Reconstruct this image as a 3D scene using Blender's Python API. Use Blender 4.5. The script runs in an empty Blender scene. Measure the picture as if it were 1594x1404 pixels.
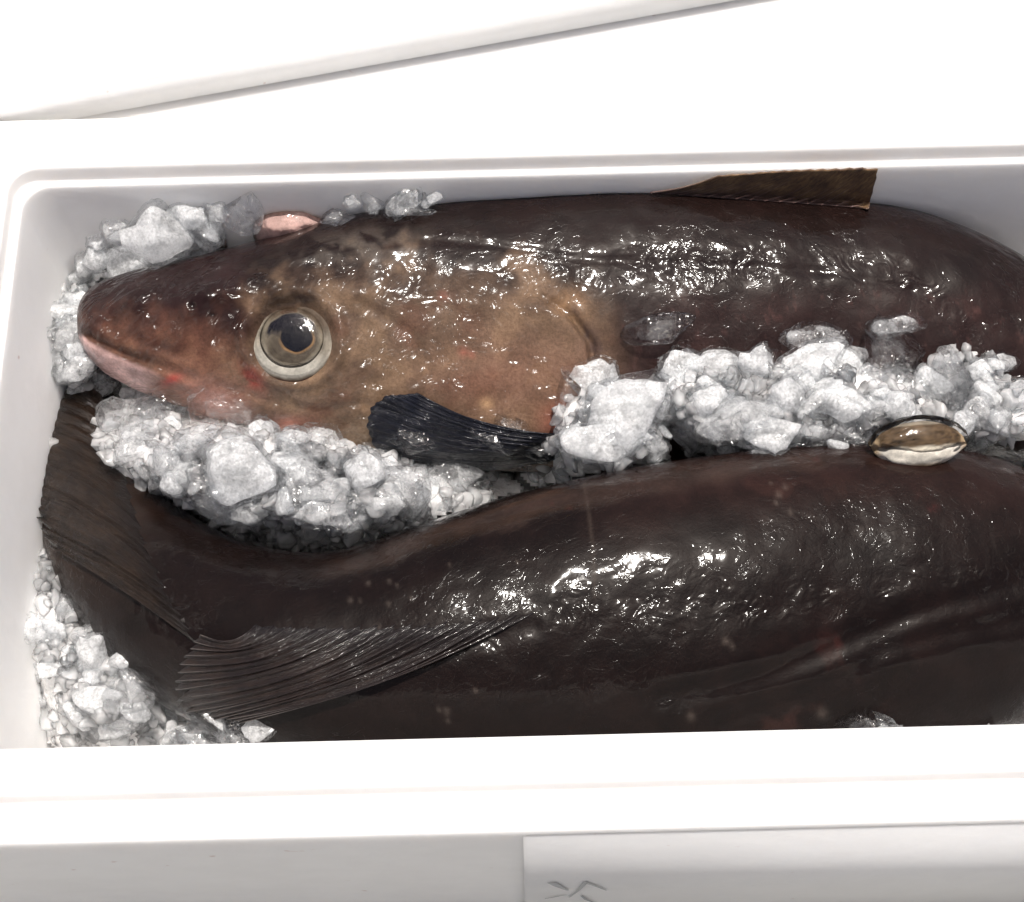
import bpy, bmesh, math, random
import numpy as np
from mathutils import Vector, Matrix, noise as mnoise
from mathutils.bvhtree import BVHTree

random.seed(7); rng = np.random.default_rng(7)
sc = bpy.context.scene
C = sc.collection
R_ = math.radians

# ------------------------------------------------------------------ camera
PITCH = R_(25.0)                      # away from straight down
DIST, ZT = 0.75, 0.11
W, H = 1594.0, 1404.0
MM = 0.478 / W                        # metres per photo pixel at the aim point
V = np.array([0, -math.sin(PITCH), math.cos(PITCH)])      # towards the camera
ROLL = R_(-1.4)
R0 = np.array([1.0, 0, 0]); U0 = np.array([0, math.cos(PITCH), math.sin(PITCH)])
RT = R0 * math.cos(ROLL) + U0 * math.sin(ROLL)
UP = U0 * math.cos(ROLL) - R0 * math.sin(ROLL)
AIM = np.array([0, 0, ZT]); CAM = AIM + V * DIST
cam_d = bpy.data.cameras.new('camera'); cam = bpy.data.objects.new('camera', cam_d); C.objects.link(cam)
cam_d.sensor_fit = 'HORIZONTAL'; cam_d.sensor_width = 36.0; cam_d.lens = 36.0 * DIST / 0.478
cam_d.clip_start = 0.01; cam_d.clip_end = 200.0
mw = Matrix.Identity(4)
for k in range(3):
    mw[k][0] = RT[k]; mw[k][1] = UP[k]; mw[k][2] = V[k]; mw[k][3] = CAM[k]
cam.matrix_world = mw
sc.camera = cam

# ------------------------------------------------------------------ sky, sun, exposure
SUN_EL, SUN_AZ = R_(81.0), R_(66.0)   # azimuth measured from +X; behind the box, a touch to the right
world = bpy.data.worlds.new('World'); sc.world = world; world.use_nodes = True
wn = world.node_tree; wn.nodes.clear()
sky = wn.nodes.new('ShaderNodeTexSky'); sky.sky_type = 'NISHITA'; sky.sun_disc = False
sky.sun_elevation = SUN_EL; sky.sun_rotation = math.pi / 2 - SUN_AZ
sky.dust_density = 7.0; sky.air_density = 0.55; sky.ozone_density = 0.3
bg = wn.nodes.new('ShaderNodeBackground'); bg.inputs[1].default_value = 0.085
wo = wn.nodes.new('ShaderNodeOutputWorld')
wn.links.new(sky.outputs[0], bg.inputs[0]); wn.links.new(bg.outputs[0], wo.inputs[0])
sl = bpy.data.lights.new('sun', 'SUN'); sl.energy = 4.6; sl.angle = R_(0.53); sl.color = (1.0, 0.955, 0.90)
so = bpy.data.objects.new('sun', sl); C.objects.link(so)
sdir = Vector((math.cos(SUN_EL) * math.cos(SUN_AZ), math.cos(SUN_EL) * math.sin(SUN_AZ), math.sin(SUN_EL)))
so.rotation_euler = sdir.to_track_quat('Z', 'Y').to_euler(); so.location = sdir * 3
sc.view_settings.view_transform = 'Standard'; sc.view_settings.look = 'None'
sc.view_settings.exposure = 0.05; sc.view_settings.gamma = 1.0; sc.view_settings.use_curve_mapping = False
sc.render.engine = 'CYCLES'
cy = sc.cycles
cy.use_adaptive_sampling = True; cy.adaptive_threshold = 0.04; cy.adaptive_min_samples = 20
cy.use_denoising = True; cy.max_bounces = 9; cy.transmission_bounces = 8; cy.transparent_max_bounces = 14
cy.glossy_bounces = 3; cy.diffuse_bounces = 3; cy.sample_clamp_indirect = 6.0; cy.blur_glossy = 0.3

# ------------------------------------------------------------------ picture <-> place helpers
def ray(px, py):
    d = RT * ((px - W / 2) * MM) - UP * ((py - H / 2) * MM) - V * DIST
    return d / np.linalg.norm(d)
def P(px, py, z):
    d = ray(px, py); return CAM + d * ((z - CAM[2]) / d[2])
def depth(p): return float(np.dot(CAM - np.asarray(p), V))
def scale_at(p): return MM * depth(p) / DIST
def to_px(pts):
    q = np.asarray(pts) - CAM; dz = -(q @ V)
    return (q @ RT) / dz * DIST / MM + W / 2, -(q @ UP) / dz * DIST / MM + H / 2
def vec(a): return Vector((float(a[0]), float(a[1]), float(a[2])))
def sstep(a, b, x):
    t = np.clip((x - a) / (b - a), 0, 1); return t * t * (3 - 2 * t)
def interp_line(line, x):
    l = np.array(line, float); return np.interp(x, l[:, 0], l[:, 1])
def smooth_stations(A, n):
    A = np.array(A, float); m = len(A)
    d = np.r_[0, np.cumsum(np.linalg.norm(np.diff(A[:, :2] + A[:, 2:4], axis=0), axis=1) / 2 + 1e-6)]
    t = np.linspace(0, d[-1], n)
    # Catmull-Rom
    k = np.clip(np.searchsorted(d, t, side='right') - 1, 0, m - 2)
    h = d[k + 1] - d[k]; s = ((t - d[k]) / h)[:, None]
    tan = np.gradient(A, d, axis=0)
    p0, p1, m0, m1 = A[k], A[k + 1], tan[k] * h[:, None], tan[k + 1] * h[:, None]
    return (2*s**3 - 3*s**2 + 1) * p0 + (s**3 - 2*s**2 + s) * m0 + (-2*s**3 + 3*s**2) * p1 + (s**3 - s**2) * m1
def vnoise(pts, scale, seed=0.0, octs=3):
    out = np.empty(len(pts)); o = Vector((seed * 7.3, seed * 3.1, seed * 5.7))
    for i, p in enumerate(pts):
        out[i] = mnoise.fractal(Vector(p) * scale + o, 1.0, 2.0, octs)
    return out

# ------------------------------------------------------------------ object helpers
def obj(name, mesh, mat=None, parent=None, smooth=True):
    o = bpy.data.objects.new(name, mesh); C.objects.link(o)
    if mat is not None and not mesh.materials: mesh.materials.append(mat)
    if smooth and len(mesh.polygons):
        mesh.polygons.foreach_set('use_smooth', [True] * len(mesh.polygons))
    if parent is not None: o.parent = parent
    return o
def empty(name, loc=(0, 0, 0)):
    o = bpy.data.objects.new(name, None); o.empty_display_size = 0.02; o.location = loc; C.objects.link(o); return o
def child(name, mesh, mat, parent, smooth=True):
    o = obj(name, mesh, mat, None, smooth); o.parent = parent
    p = parent; m = Matrix.Identity(4)
    chain = []
    while p is not None: chain.append(p); p = p.parent
    for q in reversed(chain): m = m @ q.matrix_parent_inverse @ q.matrix_basis
    o.matrix_parent_inverse = m.inverted()
    return o
def tag(o, label, cat, group=None, kind=None):
    if label: o['label'] = label
    if cat: o['category'] = cat
    if group: o['group'] = group
    if kind: o['kind'] = kind
    return o
def mesh_from(name, verts, faces):
    m = bpy.data.meshes.new(name); m.from_pydata([tuple(map(float, v)) for v in verts], [], [tuple(map(int, f)) for f in faces]); m.update(); return m
def set_col(mesh, name, rgb):
    a = mesh.attributes.new(name, 'FLOAT_COLOR', 'POINT')
    buf = np.ones((len(mesh.vertices), 4), np.float32); buf[:, :3] = np.clip(rgb, 0, 1); a.data.foreach_set('color', buf.ravel())
def set_vec(mesh, name, v3):
    a = mesh.attributes.new(name, 'FLOAT_VECTOR', 'POINT'); a.data.foreach_set('vector', np.asarray(v3, np.float32).ravel())
def set_f(mesh, name, f):
    a = mesh.attributes.new(name, 'FLOAT', 'POINT'); a.data.foreach_set('value', np.asarray(f, np.float32).ravel())

# ------------------------------------------------------------------ materials
class NT:
    def __init__(s, name):
        s.m = bpy.data.materials.new(name); s.m.use_nodes = True; s.t = s.m.node_tree; s.t.nodes.clear()
        s.out = s.n('OutputMaterial')
    def n(s, typ, **kw):
        x = s.t.nodes.new('ShaderNode' + typ)
        for k, v in kw.items(): setattr(x, k, v)
        return x
    def l(s, a, b): s.t.links.new(a, b)
    def tex(s, coord, kind='Noise', scale=100., detail=3., rough=0.5, dist=0.0, **kw):
        x = s.n('Tex' + kind, **kw)
        if coord is not None: s.l(coord, x.inputs['Vector'])
        x.inputs['Scale'].default_value = scale
        if kind == 'Noise':
            x.inputs['Detail'].default_value = detail; x.inputs['Roughness'].default_value = rough; x.inputs['Distortion'].default_value = dist
        return x
    def math(s, op, a, b=None, clamp=False):
        x = s.n('Math', operation=op, use_clamp=clamp)
        for i, v in enumerate((a, b)):
            if v is None: continue
            if hasattr(v, 'links'): s.l(v, x.inputs[i])
            else: x.inputs[i].default_value = v
        return x.outputs[0]
    def ramp(s, v, a, b, ca=0.0, cb=1.0):
        x = s.n('MapRange', interpolation_type='SMOOTHSTEP'); s.l(v, x.inputs[0])
        for i, q in zip((1, 2, 3, 4), (a, b, ca, cb)): x.inputs[i].default_value = q
        return x.outputs[0]
    def mix(s, f, a, b, mode='MIX'):
        x = s.n('Mix', data_type='RGBA', blend_type=mode)
        for inp, v in ((x.inputs[0], f), (x.inputs[6], a), (x.inputs[7], b)):
            if hasattr(v, 'links'): s.l(v, inp)
            else: inp.default_value = v if not isinstance(v, tuple) else (*v, 1.0)[:4]
        return x.outputs[2]
    def bump(s, h, dist, strength=1.0, normal=None):
        x = s.n('Bump'); s.l(h, x.inputs['Height']); x.inputs['Distance'].default_value = dist
        if hasattr(strength, 'links'): s.l(strength, x.inputs['Strength'])
        else: x.inputs['Strength'].default_value = strength
        if normal is not None: s.l(normal, x.inputs['Normal'])
        return x.outputs[0]

def mat_skin(name, wet=1.0, fine=1.0, ior=1.33):
    s = NT(name)
    uv = s.n('Attribute', attribute_name='skin_uv').outputs['Vector']
    pig = s.n('Attribute', attribute_name='pigment').outputs['Color']
    geo = s.n('TexCoord').outputs['Object']
    # mottled pigment
    big = s.tex(geo, scale=55, detail=6, rough=0.62)
    fin_ = s.tex(geo, scale=650, detail=4, rough=0.6)
    dots = s.tex(geo, 'Voronoi', scale=900)
    k = s.math('MULTIPLY', s.ramp(big.outputs[0], 0.28, 0.72, 0.72, 1.3), s.ramp(fin_.outputs[0], 0.3, 0.7, 0.86, 1.14))
    k = s.math('MULTIPLY', k, s.ramp(dots.outputs['Distance'], 0.0, 0.6, 0.9, 1.06))
    comb = s.n('CombineColor'); [s.l(k, comb.inputs[i]) for i in range(3)]
    col = s.mix(1.0, pig, comb.outputs[0], 'MULTIPLY')
    # wet slime film: terraced puddles with crisp edges on gently rolling skin
    wetv = s.n('Attribute', attribute_name='wetness').outputs['Fac']
    mp = s.n('Mapping'); s.l(uv, mp.inputs[0]); mp.inputs['Scale'].default_value = (0.8, 1.0, 1.0)
    u2 = mp.outputs[0]
    w1 = s.tex(u2, scale=130, detail=4.0, rough=0.6, dist=1.2)
    w2 = s.tex(u2, scale=75, detail=1.0, rough=0.5, dist=0.6)
    w3 = s.tex(u2, scale=240, detail=0.8, rough=0.5, dist=1.2)
    patch = s.tex(u2, scale=48, detail=3, rough=0.55)
    area = s.ramp(patch.outputs[0], 0.46, 0.60, 0.06, 1.0)
    t1 = s.math('MULTIPLY', s.ramp(w1.outputs[0], 0.45, 0.53), 0.10)
    t3 = s.math('MULTIPLY', s.math('MULTIPLY', w3.outputs[0], area), 0.28)
    sc_v = s.tex(uv, 'Voronoi', scale=1000)
    h2 = s.math('ADD', s.math('ADD', t1, t3), s.math('MULTIPLY', w2.outputs[0], 1.25))
    big_a = s.tex(u2, scale=22, detail=2, rough=0.5)
    wetv = s.math('MULTIPLY', wetv, s.ramp(big_a.outputs[0], 0.36, 0.62, 0.35, 1.35))
    h3 = s.math('MULTIPLY', s.math('ADD', h2, s.math('MULTIPLY', sc_v.outputs['Distance'], 0.012 * fine)), wetv)
    rdg = s.n('Attribute', attribute_name='slime').outputs['Fac']
    r1 = s.tex(u2, scale=92, detail=1.6, rough=0.5, dist=1.7)
    r2 = s.tex(u2, scale=45, detail=2, rough=0.5)
    ln = s.math('MULTIPLY', s.math('MULTIPLY', r1.outputs[0], s.ramp(r2.outputs[0], 0.36, 0.58, 0.25, 1.0)), rdg)
    h3 = s.math('ADD', h3, s.math('MULTIPLY', ln, 8.6))
    bc = s.bump(h3, 0.00070 * wet)
    bb = s.bump(fin_.outputs[0], 0.0003)
    b = s.n('BsdfPrincipled')
    s.l(col, b.inputs['Base Color']); b.inputs['Roughness'].default_value = 0.5
    b.inputs['Specular IOR Level'].default_value = 0.06
    b.inputs['Coat Weight'].default_value = 1.0; b.inputs['Coat Roughness'].default_value = 0.10; b.inputs['Coat IOR'].default_value = ior
    s.l(s.ramp(rdg, 0.3, 0.9, 0.10, 0.16), b.inputs['Coat Roughness'])
    s.l(bb, b.inputs['Normal']); s.l(bc, b.inputs['Coat Normal'])
    s.l(b.outputs[0], s.out.inputs[0]); return s.m

def mat_fin(name, c0, c1, tipmix=0.0, tipcol=(0.2, 0.18, 0.17)):
    s = NT(name)
    uv = s.n('Attribute', attribute_name='skin_uv').outputs['Vector']
    mp = s.n('Mapping'); s.l(uv, mp.inputs[0]); mp.inputs['Scale'].default_value = (7.0, 34.0, 1.0)
    st = s.tex(mp.outputs[0], scale=2.2, detail=4, rough=0.6, dist=0.3)
    geo = s.n('TexCoord').outputs['Object']
    bl = s.tex(geo, scale=90, detail=5, rough=0.6)
    sx = s.n('SeparateXYZ'); s.l(uv, sx.inputs[0])
    f = s.math('MULTIPLY', s.math('MULTIPLY', s.ramp(st.outputs[0], 0.3, 0.75, 0.25, 1.0), s.ramp(bl.outputs[0], 0.25, 0.72, 0.15, 0.9)), s.ramp(sx.outputs[0], 0.0, 0.22))
    col = s.mix(s.ramp(sx.outputs[0], 0.36, 0.5, 0.0, tipmix), s.mix(f, c0, c1), tipcol)
    w = s.tex(geo, scale=190, detail=1.5, dist=0.8)
    hb = s.math('ADD', s.math('MULTIPLY', st.outputs[0], 0.8), s.math('MULTIPLY', w.outputs[0], 0.55))
    bc = s.bump(hb, 0.0013)
    b = s.n('BsdfPrincipled'); s.l(col, b.inputs['Base Color']); b.inputs['Roughness'].default_value = 0.4
    b.inputs['Coat Weight'].default_value = 1.0; b.inputs['Coat Roughness'].default_value = 0.11
    b.inputs['Specular IOR Level'].default_value = 0.08; b.inputs['Coat IOR'].default_value = 1.34
    s.l(bc, b.inputs['Coat Normal']); s.l(s.bump(st.outputs[0], 0.0006), b.inputs['Normal'])
    s.l(b.outputs[0], s.out.inputs[0]); return s.m

def mat_wet(name, col, rough=0.35, coat=1.0, bump=0.0004, scale=400, attr=None, sss=0.0):
    s = NT(name); geo = s.n('TexCoord').outputs['Object']
    b = s.n('BsdfPrincipled')
    nz = s.tex(geo, scale=scale, detail=4, rough=0.6, dist=0.4)
    base = s.n('Attribute', attribute_name=attr).outputs['Color'] if attr else col
    k = s.ramp(nz.outputs[0], 0.3, 0.7, 0.82, 1.12)
    comb = s.n('CombineColor'); [s.l(k, comb.inputs[i]) for i in range(3)]
    s.l(s.mix(1.0, base, comb.outputs[0], 'MULTIPLY'), b.inputs['Base Color'])
    b.inputs['Roughness'].default_value = rough; b.inputs['Specular IOR Level'].default_value = 0.05; b.inputs['Coat Weight'].default_value = coat; b.inputs['Coat Roughness'].default_value = 0.05
    if sss: b.inputs['Subsurface Weight'].default_value = sss; b.inputs['Subsurface Radius'].default_value = (1, .5, .35); b.inputs['Subsurface Scale'].default_value = 0.004
    s.l(s.bump(nz.outputs[0], bump), b.inputs['Coat Normal'])
    s.l(b.outputs[0], s.out.inputs[0]); return s.m

def mat_cornea(name):
    s = NT(name); geo = s.n('TexCoord').outputs['Object']
    nz = s.tex(geo, scale=560, detail=2, dist=0.9)
    bp = s.bump(nz.outputs[0], 0.00016)
    g = s.n('BsdfGlossy'); g.inputs['Roughness'].default_value = 0.07; s.l(bp, g.inputs['Normal'])
    t = s.n('BsdfTransparent'); t.inputs[0].default_value = (0.97, 0.96, 0.94, 1)
    fr = s.n('Fresnel'); fr.inputs[0].default_value = 1.36; s.l(bp, fr.inputs['Normal'])
    mx = s.n('MixShader'); s.l(fr.outputs[0], mx.inputs[0]); s.l(t.outputs[0], mx.inputs[1]); s.l(g.outputs[0], mx.inputs[2])
    s.l(mx.outputs[0], s.out.inputs[0]); return s.m

def ice_nodes(s, bp_glass, bp_gloss, f, scale, through=0.45, tint=(0.96, 0.975, 0.985)):
    gl = s.n('BsdfGlass'); gl.inputs['IOR'].default_value = 1.31; gl.inputs['Roughness'].default_value = 0.02; gl.inputs['Color'].default_value = (*tint, 1); s.l(bp_glass, gl.inputs['Normal'])
    tr = s.n('BsdfTransparent'); tr.inputs[0].default_value = (*tint, 1)
    m1 = s.n('MixShader'); m1.inputs[0].default_value = through; s.l(gl.outputs[0], m1.inputs[1]); s.l(tr.outputs[0], m1.inputs[2])
    mk = s.n('BsdfPrincipled'); mk.inputs['Base Color'].default_value = (0.965, 0.97, 0.975, 1); mk.inputs['Roughness'].default_value = 0.5; mk.inputs['Specular IOR Level'].default_value = 0.0
    mk.inputs['Subsurface Weight'].default_value = 1.0; mk.inputs['Subsurface Radius'].default_value = (0.95, 1.0, 1.0); mk.inputs['Subsurface Scale'].default_value = scale
    s.l(bp_glass, mk.inputs['Normal'])
    m3 = s.n('MixShader'); s.l(f, m3.inputs[0]); s.l(m1.outputs[0], m3.inputs[1]); s.l(mk.outputs[0], m3.inputs[2])
    gs = s.n('BsdfGlossy'); gs.inputs['Roughness'].default_value = 0.12; s.l(bp_gloss, gs.inputs['Normal'])
    fr = s.n('Fresnel'); fr.inputs[0].default_value = 1.31; s.l(bp_gloss, fr.inputs['Normal'])
    m4 = s.n('MixShader'); s.l(fr.outputs[0], m4.inputs[0]); s.l(m3.outputs[0], m4.inputs[1]); s.l(gs.outputs[0], m4.inputs[2])
    s.l(m4.outputs[0], s.out.inputs[0])

def mat_ice(name, thr, rel):
    s = NT(name); wp = s.n('NewGeometry').outputs['Position']
    n2 = s.tex(wp, scale=130, detail=1.5, rough=0.5, dist=1.2)          # half melted surface
    n4 = s.tex(wp, scale=380, detail=2, rough=0.5, dist=1.3)
    bp = s.bump(n2.outputs[0], 0.0030 * rel)
    bp2 = s.bump(n4.outputs[0], 0.0008 * rel, 1.0, bp)
    gl = s.n('BsdfGlass'); gl.inputs['IOR'].default_value = 1.31; gl.inputs['Roughness'].default_value = 0.015; gl.inputs['Color'].default_value = (0.985, 0.99, 0.995, 1); s.l(bp2, gl.inputs['Normal'])
    tr = s.n('BsdfTransparent'); tr.inputs[0].default_value = (0.985, 0.99, 0.995, 1)
    m1 = s.n('MixShader'); m1.inputs[0].default_value = thr; s.l(gl.outputs[0], m1.inputs[1]); s.l(tr.outputs[0], m1.inputs[2])
    gs = s.n('BsdfGlossy'); gs.inputs['Roughness'].default_value = 0.11; s.l(bp, gs.inputs['Normal'])
    fr = s.n('Fresnel'); fr.inputs[0].default_value = 1.31; s.l(bp, fr.inputs['Normal'])
    m4 = s.n('MixShader'); s.l(s.math('MINIMUM', fr.outputs[0], 0.34), m4.inputs[0]); s.l(m1.outputs[0], m4.inputs[1]); s.l(gs.outputs[0], m4.inputs[2])
    s.l(m4.outputs[0], s.out.inputs[0]); return s.m
def mat_core(name, a, b):
    s = NT(name); wp = s.n('NewGeometry').outputs['Position']
    n1 = s.tex(wp, scale=95, detail=4, rough=0.6, dist=0.8); n6 = s.tex(wp, scale=700, detail=2, rough=0.6)
    f = s.math('MULTIPLY', s.ramp(n1.outputs[0], 0.35, 0.65, a, b), s.ramp(n6.outputs[0], 0.34, 0.66, 0.7, 1.2), clamp=True)
    tr = s.n('BsdfTransparent')
    df = s.n('BsdfDiffuse'); df.inputs[0].default_value = (0.97, 0.975, 0.98, 1)
    tl = s.n('BsdfTranslucent'); tl.inputs[0].default_value = (0.97, 0.975, 0.98, 1)
    m2 = s.n('MixShader'); m2.inputs[0].default_value = 0.45; s.l(df.outputs[0], m2.inputs[1]); s.l(tl.outputs[0], m2.inputs[2])
    m3 = s.n('MixShader'); s.l(f, m3.inputs[0]); s.l(tr.outputs[0], m3.inputs[1]); s.l(m2.outputs[0], m3.inputs[2])
    s.l(m3.outputs[0], s.out.inputs[0]); return s.m

def mat_crushed():
    s = NT('crushed_ice'); geo = s.n('TexCoord').outputs['Object']
    n1 = s.tex(geo, scale=60, detail=2, rough=0.6); n2 = s.tex(geo, scale=300, detail=2, dist=1.0)
    bp = s.bump(n2.outputs[0], 0.0005)
    ice_nodes(s, bp, bp, s.ramp(n1.outputs[0], 0.3, 0.65, 0.06, 0.40), 0.003, 0.88); return s.m

def mat_slush():
    s = NT('white_slush'); wp = s.n('NewGeometry').outputs['Position']
    n1 = s.tex(wp, scale=260, detail=3, rough=0.6, dist=0.8); bp = s.bump(n1.outputs[0], 0.0016)
    b = s.n('BsdfPrincipled'); b.inputs['Base Color'].default_value = (0.97, 0.975, 0.98, 1); b.inputs['Roughness'].default_value = 0.3
    b.inputs['Subsurface Weight'].default_value = 1.0; b.inputs['Subsurface Radius'].default_value = (0.95, 1, 1); b.inputs['Subsurface Scale'].default_value = 0.006
    b.inputs['Coat Weight'].default_value = 1.0; b.inputs['Coat Roughness'].default_value = 0.1; b.inputs['Coat IOR'].default_value = 1.31
    s.l(bp, b.inputs['Normal']); s.l(bp, b.inputs['Coat Normal']); s.l(b.outputs[0], s.out.inputs[0]); return s.m

def mat_foam(name, col):
    s = NT(name); geo = s.n('TexCoord').outputs['Object']
    v = s.tex(geo, 'Voronoi', scale=260); nz = s.tex(geo, scale=25, detail=5, rough=0.6); sm = s.tex(geo, scale=700, detail=3)
    d = s.math('ADD', s.math('MULTIPLY', v.outputs['Distance'], 0.5), s.math('MULTIPLY', sm.outputs[0], 0.25))
    b = s.n('BsdfPrincipled'); k = s.ramp(nz.outputs[0], 0.3, 0.7, 0.95, 1.0)
    comb = s.n('CombineColor'); [s.l(k, comb.inputs[i]) for i in range(3)]
    base = s.mix(1.0, col, comb.outputs[0], 'MULTIPLY')
    # a few specks of dirt and blood
    sp = s.tex(geo, scale=95, detail=2, rough=0.4); f = s.ramp(sp.outputs[0], 0.745, 0.80, 0.0, 0.5)
    s.l(s.mix(f, base, (0.55, 0.38, 0.33)), b.inputs['Base Color'])
    b.inputs['Roughness'].default_value = 0.55; b.inputs['Specular IOR Level'].default_value = 0.35
    b.inputs['Subsurface Weight'].default_value = 0.85; b.inputs['Subsurface Radius'].default_value = (1.0, 0.97, 0.93); b.inputs['Subsurface Scale'].default_value = 0.012
    s.l(s.bump(d, 0.00022, 0.6), b.inputs['Normal']); s.l(b.outputs[0], s.out.inputs[0]); return s.m

def mat_plain(name, col, rough=0.6):
    s = NT(name); geo = s.n('TexCoord').outputs['Object']; nz = s.tex(geo, scale=14, detail=6, rough=0.65)
    b = s.n('BsdfPrincipled'); k = s.ramp(nz.outputs[0], 0.3, 0.7, 0.82, 1.1)
    comb = s.n('CombineColor'); [s.l(k, comb.inputs[i]) for i in range(3)]
    s.l(s.mix(1.0, col, comb.outputs[0], 'MULTIPLY'), b.inputs['Base Color']); b.inputs['Roughness'].default_value = rough
    s.l(s.bump(nz.outputs[0], 0.002), b.inputs['Normal']); s.l(b.outputs[0], s.out.inputs[0]); return s.m

M_foam = mat_foam('white_foam', (0.93, 0.92, 0.91))
M_foam2 = mat_foam('neighbour_foam', (0.89, 0.89, 0.88))
M_skin = mat_skin('wet_brown_skin'); M_skin2 = mat_skin('wet_black_skin', 1.0, 1.0, 1.26)
M_crushed = mat_crushed(); M_slush = mat_slush()
M_ice_clear = mat_ice('clear_ice', 0.70, 0.8); M_ice_mid = mat_ice('cloudy_ice', 0.86, 1.0); M_ice_white = mat_ice('white_ice', 0.90, 1.0)
CORE = {'c': (mat_core('faint_core', 0.0, 0.12), 0.62), 'm': (mat_core('cloudy_core', 0.08, 0.48), 0.84), 'w': (mat_core('white_core', 0.40, 0.88), 0.90)}
ICE = {'c': M_ice_clear, 'm': M_ice_mid, 'w': M_ice_white}

# ------------------------------------------------------------------ the ground and the boxes
def rrect(cx, cy, hx, hy, r, z, n=10):
    pts = []
    for qx, qy, a0 in ((1, 1, 0), (-1, 1, 90), (-1, -1, 180), (1, -1, 270)):
        for i in range(n + 1):
            a = R_(a0 + 90 * i / n); pts.append((cx + qx * (hx - r) + r * math.cos(a), cy + qy * (hy - r) + r * math.sin(a), z))
    return pts
def loop_mesh(name, loops, cap0=True, cap1=True):
    n = len(loops[0]); vs = [p for l in loops for p in l]; fs = []
    for i in range(len(loops) - 1):
        for j in range(n):
            a, b = i * n + j, i * n + (j + 1) % n; fs.append((a, b, b + n, a + n))
    if cap0: fs.append(tuple(range(n))[::-1])
    if cap1: fs.append(tuple((len(loops) - 1) * n + j for j in range(n)))
    m = mesh_from(name, vs, fs)
    bm = bmesh.new(); bm.from_mesh(m); bmesh.ops.recalc_face_normals(bm, faces=bm.faces); bm.to_mesh(m); bm.free(); return m

ZR = 0.150; ZB = -0.090
yn = P(797, 1152, ZR)[1]; yf = P(797, 243, ZR)[1]
xl = P(-34, 640, ZR)[0]; xr = P(2060, 640, ZR)[0]
BX, BY = (xl + xr) / 2, (yn + yf) / 2; HX, HY = (xr - xl) / 2, (yf - yn) / 2      # inner edge of the rim
g = mesh_from('ground', [(-40, -40, ZB), (40, -40, ZB), (40, 40, ZB), (-40, 40, ZB)], [(0, 1, 2, 3)])
gr = obj('ground', g, mat_plain('wet_pale_concrete', (0.42, 0.42, 0.40), 0.4), smooth=False); tag(gr, 'pale wet concrete floor of the fish market', None, kind='structure'); gr.location.z = -0.004

box = empty('foam_box', (BX, BY, ZB))
tag(box, 'open white foam box holding the two dark fish and ice', 'foam box')
prof = [  # offset outward from the rim's inner edge, height
    (-0.012, 0.0), (-0.0105, 0.001), (-0.0045, ZR - 0.0115), (-0.0042, ZR - 0.0105), (-0.0008, ZR - 0.0092), (-0.0003, ZR - 0.0085),
    (0.0000, ZR - 0.0016), (0.0006, ZR - 0.0006), (0.0018, ZR), (0.0163, ZR), (0.0173, ZR - 0.0005), (0.0178, ZR - 0.0014),
    (0.0184, ZR - 0.0076), (0.0192, ZR - 0.0084), (0.0336, ZR - 0.0086), (0.0350, ZR - 0.0092), (0.0356, ZR - 0.0110), (0.0345, ZR - 0.045), (0.0322, ZB)]
loops = [rrect(BX, BY, HX + o, HY + o, max(0.006, 0.013 + 0.05 * o), z, 12) for o, z in prof]
bm_ = loop_mesh('box_shell', loops)
shell = child('shell', bm_, M_foam, box)
mod = shell.modifiers.new('bevel', 'BEVEL'); mod.width = 0.0006; mod.segments = 2; mod.limit_method = 'ANGLE'; mod.angle_limit = R_(25)
# raised panels on the near outer side
def slab(name, x0, x1, y0, y1, z0, z1, mat, parent, bev=0.0012):
    bm = bmesh.new(); bmesh.ops.create_cube(bm, size=1.0)
    for v in bm.verts:
        v.co = Vector(((x0 + x1) / 2 + v.co.x * (x1 - x0), (y0 + y1) / 2 + v.co.y * (y1 - y0), (z0 + z1) / 2 + v.co.z * (z1 - z0)))
    bmesh.ops.bevel(bm, geom=bm.edges[:], offset=bev, segments=2, affect='EDGES')
    m = bpy.data.meshes.new(name); bm.to_mesh(m); bm.free(); return child(name, m, mat, parent)
ywall = BY - HY - 0.0352
xs = P(815, 1330, 0.11)[0]
slab('raised_panel', xs, BX + HX - 0.01, ywall - 0.0014, ywall + 0.008, ZB + 0.01, ZR - 0.0135, M_foam, box)
# fragments of a brush-written printed character on the raised panel
M_ink = mat_plain('grey_print', (0.42, 0.43, 0.44), 0.7)
yp = ywall - 0.0014 - 0.0004
def on_panel(px, py):
    d = ray(px, py); t = (yp - CAM[1]) / d[1]; return CAM + d * t
def stroke(pts, w0, w1):
    Q = [on_panel(*p) for p in pts]; n = len(Q); L = []; Rr = []
    for i, q in enumerate(Q):
        a = Q[max(0, i - 1)]; b = Q[min(n - 1, i + 1)]; d = (b - a); d[1] = 0; d /= np.linalg.norm(d) + 1e-9
        nn = np.array([-d[2], 0, d[0]]); t = i / (n - 1); w = (w0 + (w1 - w0) * t) * (0.55 + 0.45 * math.sin(math.pi * min(1, t + 0.25)))
        L.append(q + nn * w); Rr.append(q - nn * w)
    vs = L + Rr; fs = [(i, i + 1, n + i + 1, n + i) for i in range(n - 1)]
    return child('printed_stroke', mesh_from('stroke', vs, fs), M_ink, box, False)
stroke([(858, 1374), (866, 1378), (874, 1382), (884, 1386)], 0.0022, 0.0016)
stroke([(912, 1373), (906, 1380), (898, 1388), (886, 1397)], 0.0014, 0.0008)
stroke([(914, 1375), (924, 1378), (934, 1382), (944, 1386)], 0.0012, 0.0007)
stroke([(848, 1399), (864, 1396), (882, 1393)], 0.0005, 0.0009)
stroke([(905, 1394), (912, 1400), (926, 1406)], 0.0008, 0.0012)

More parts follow.
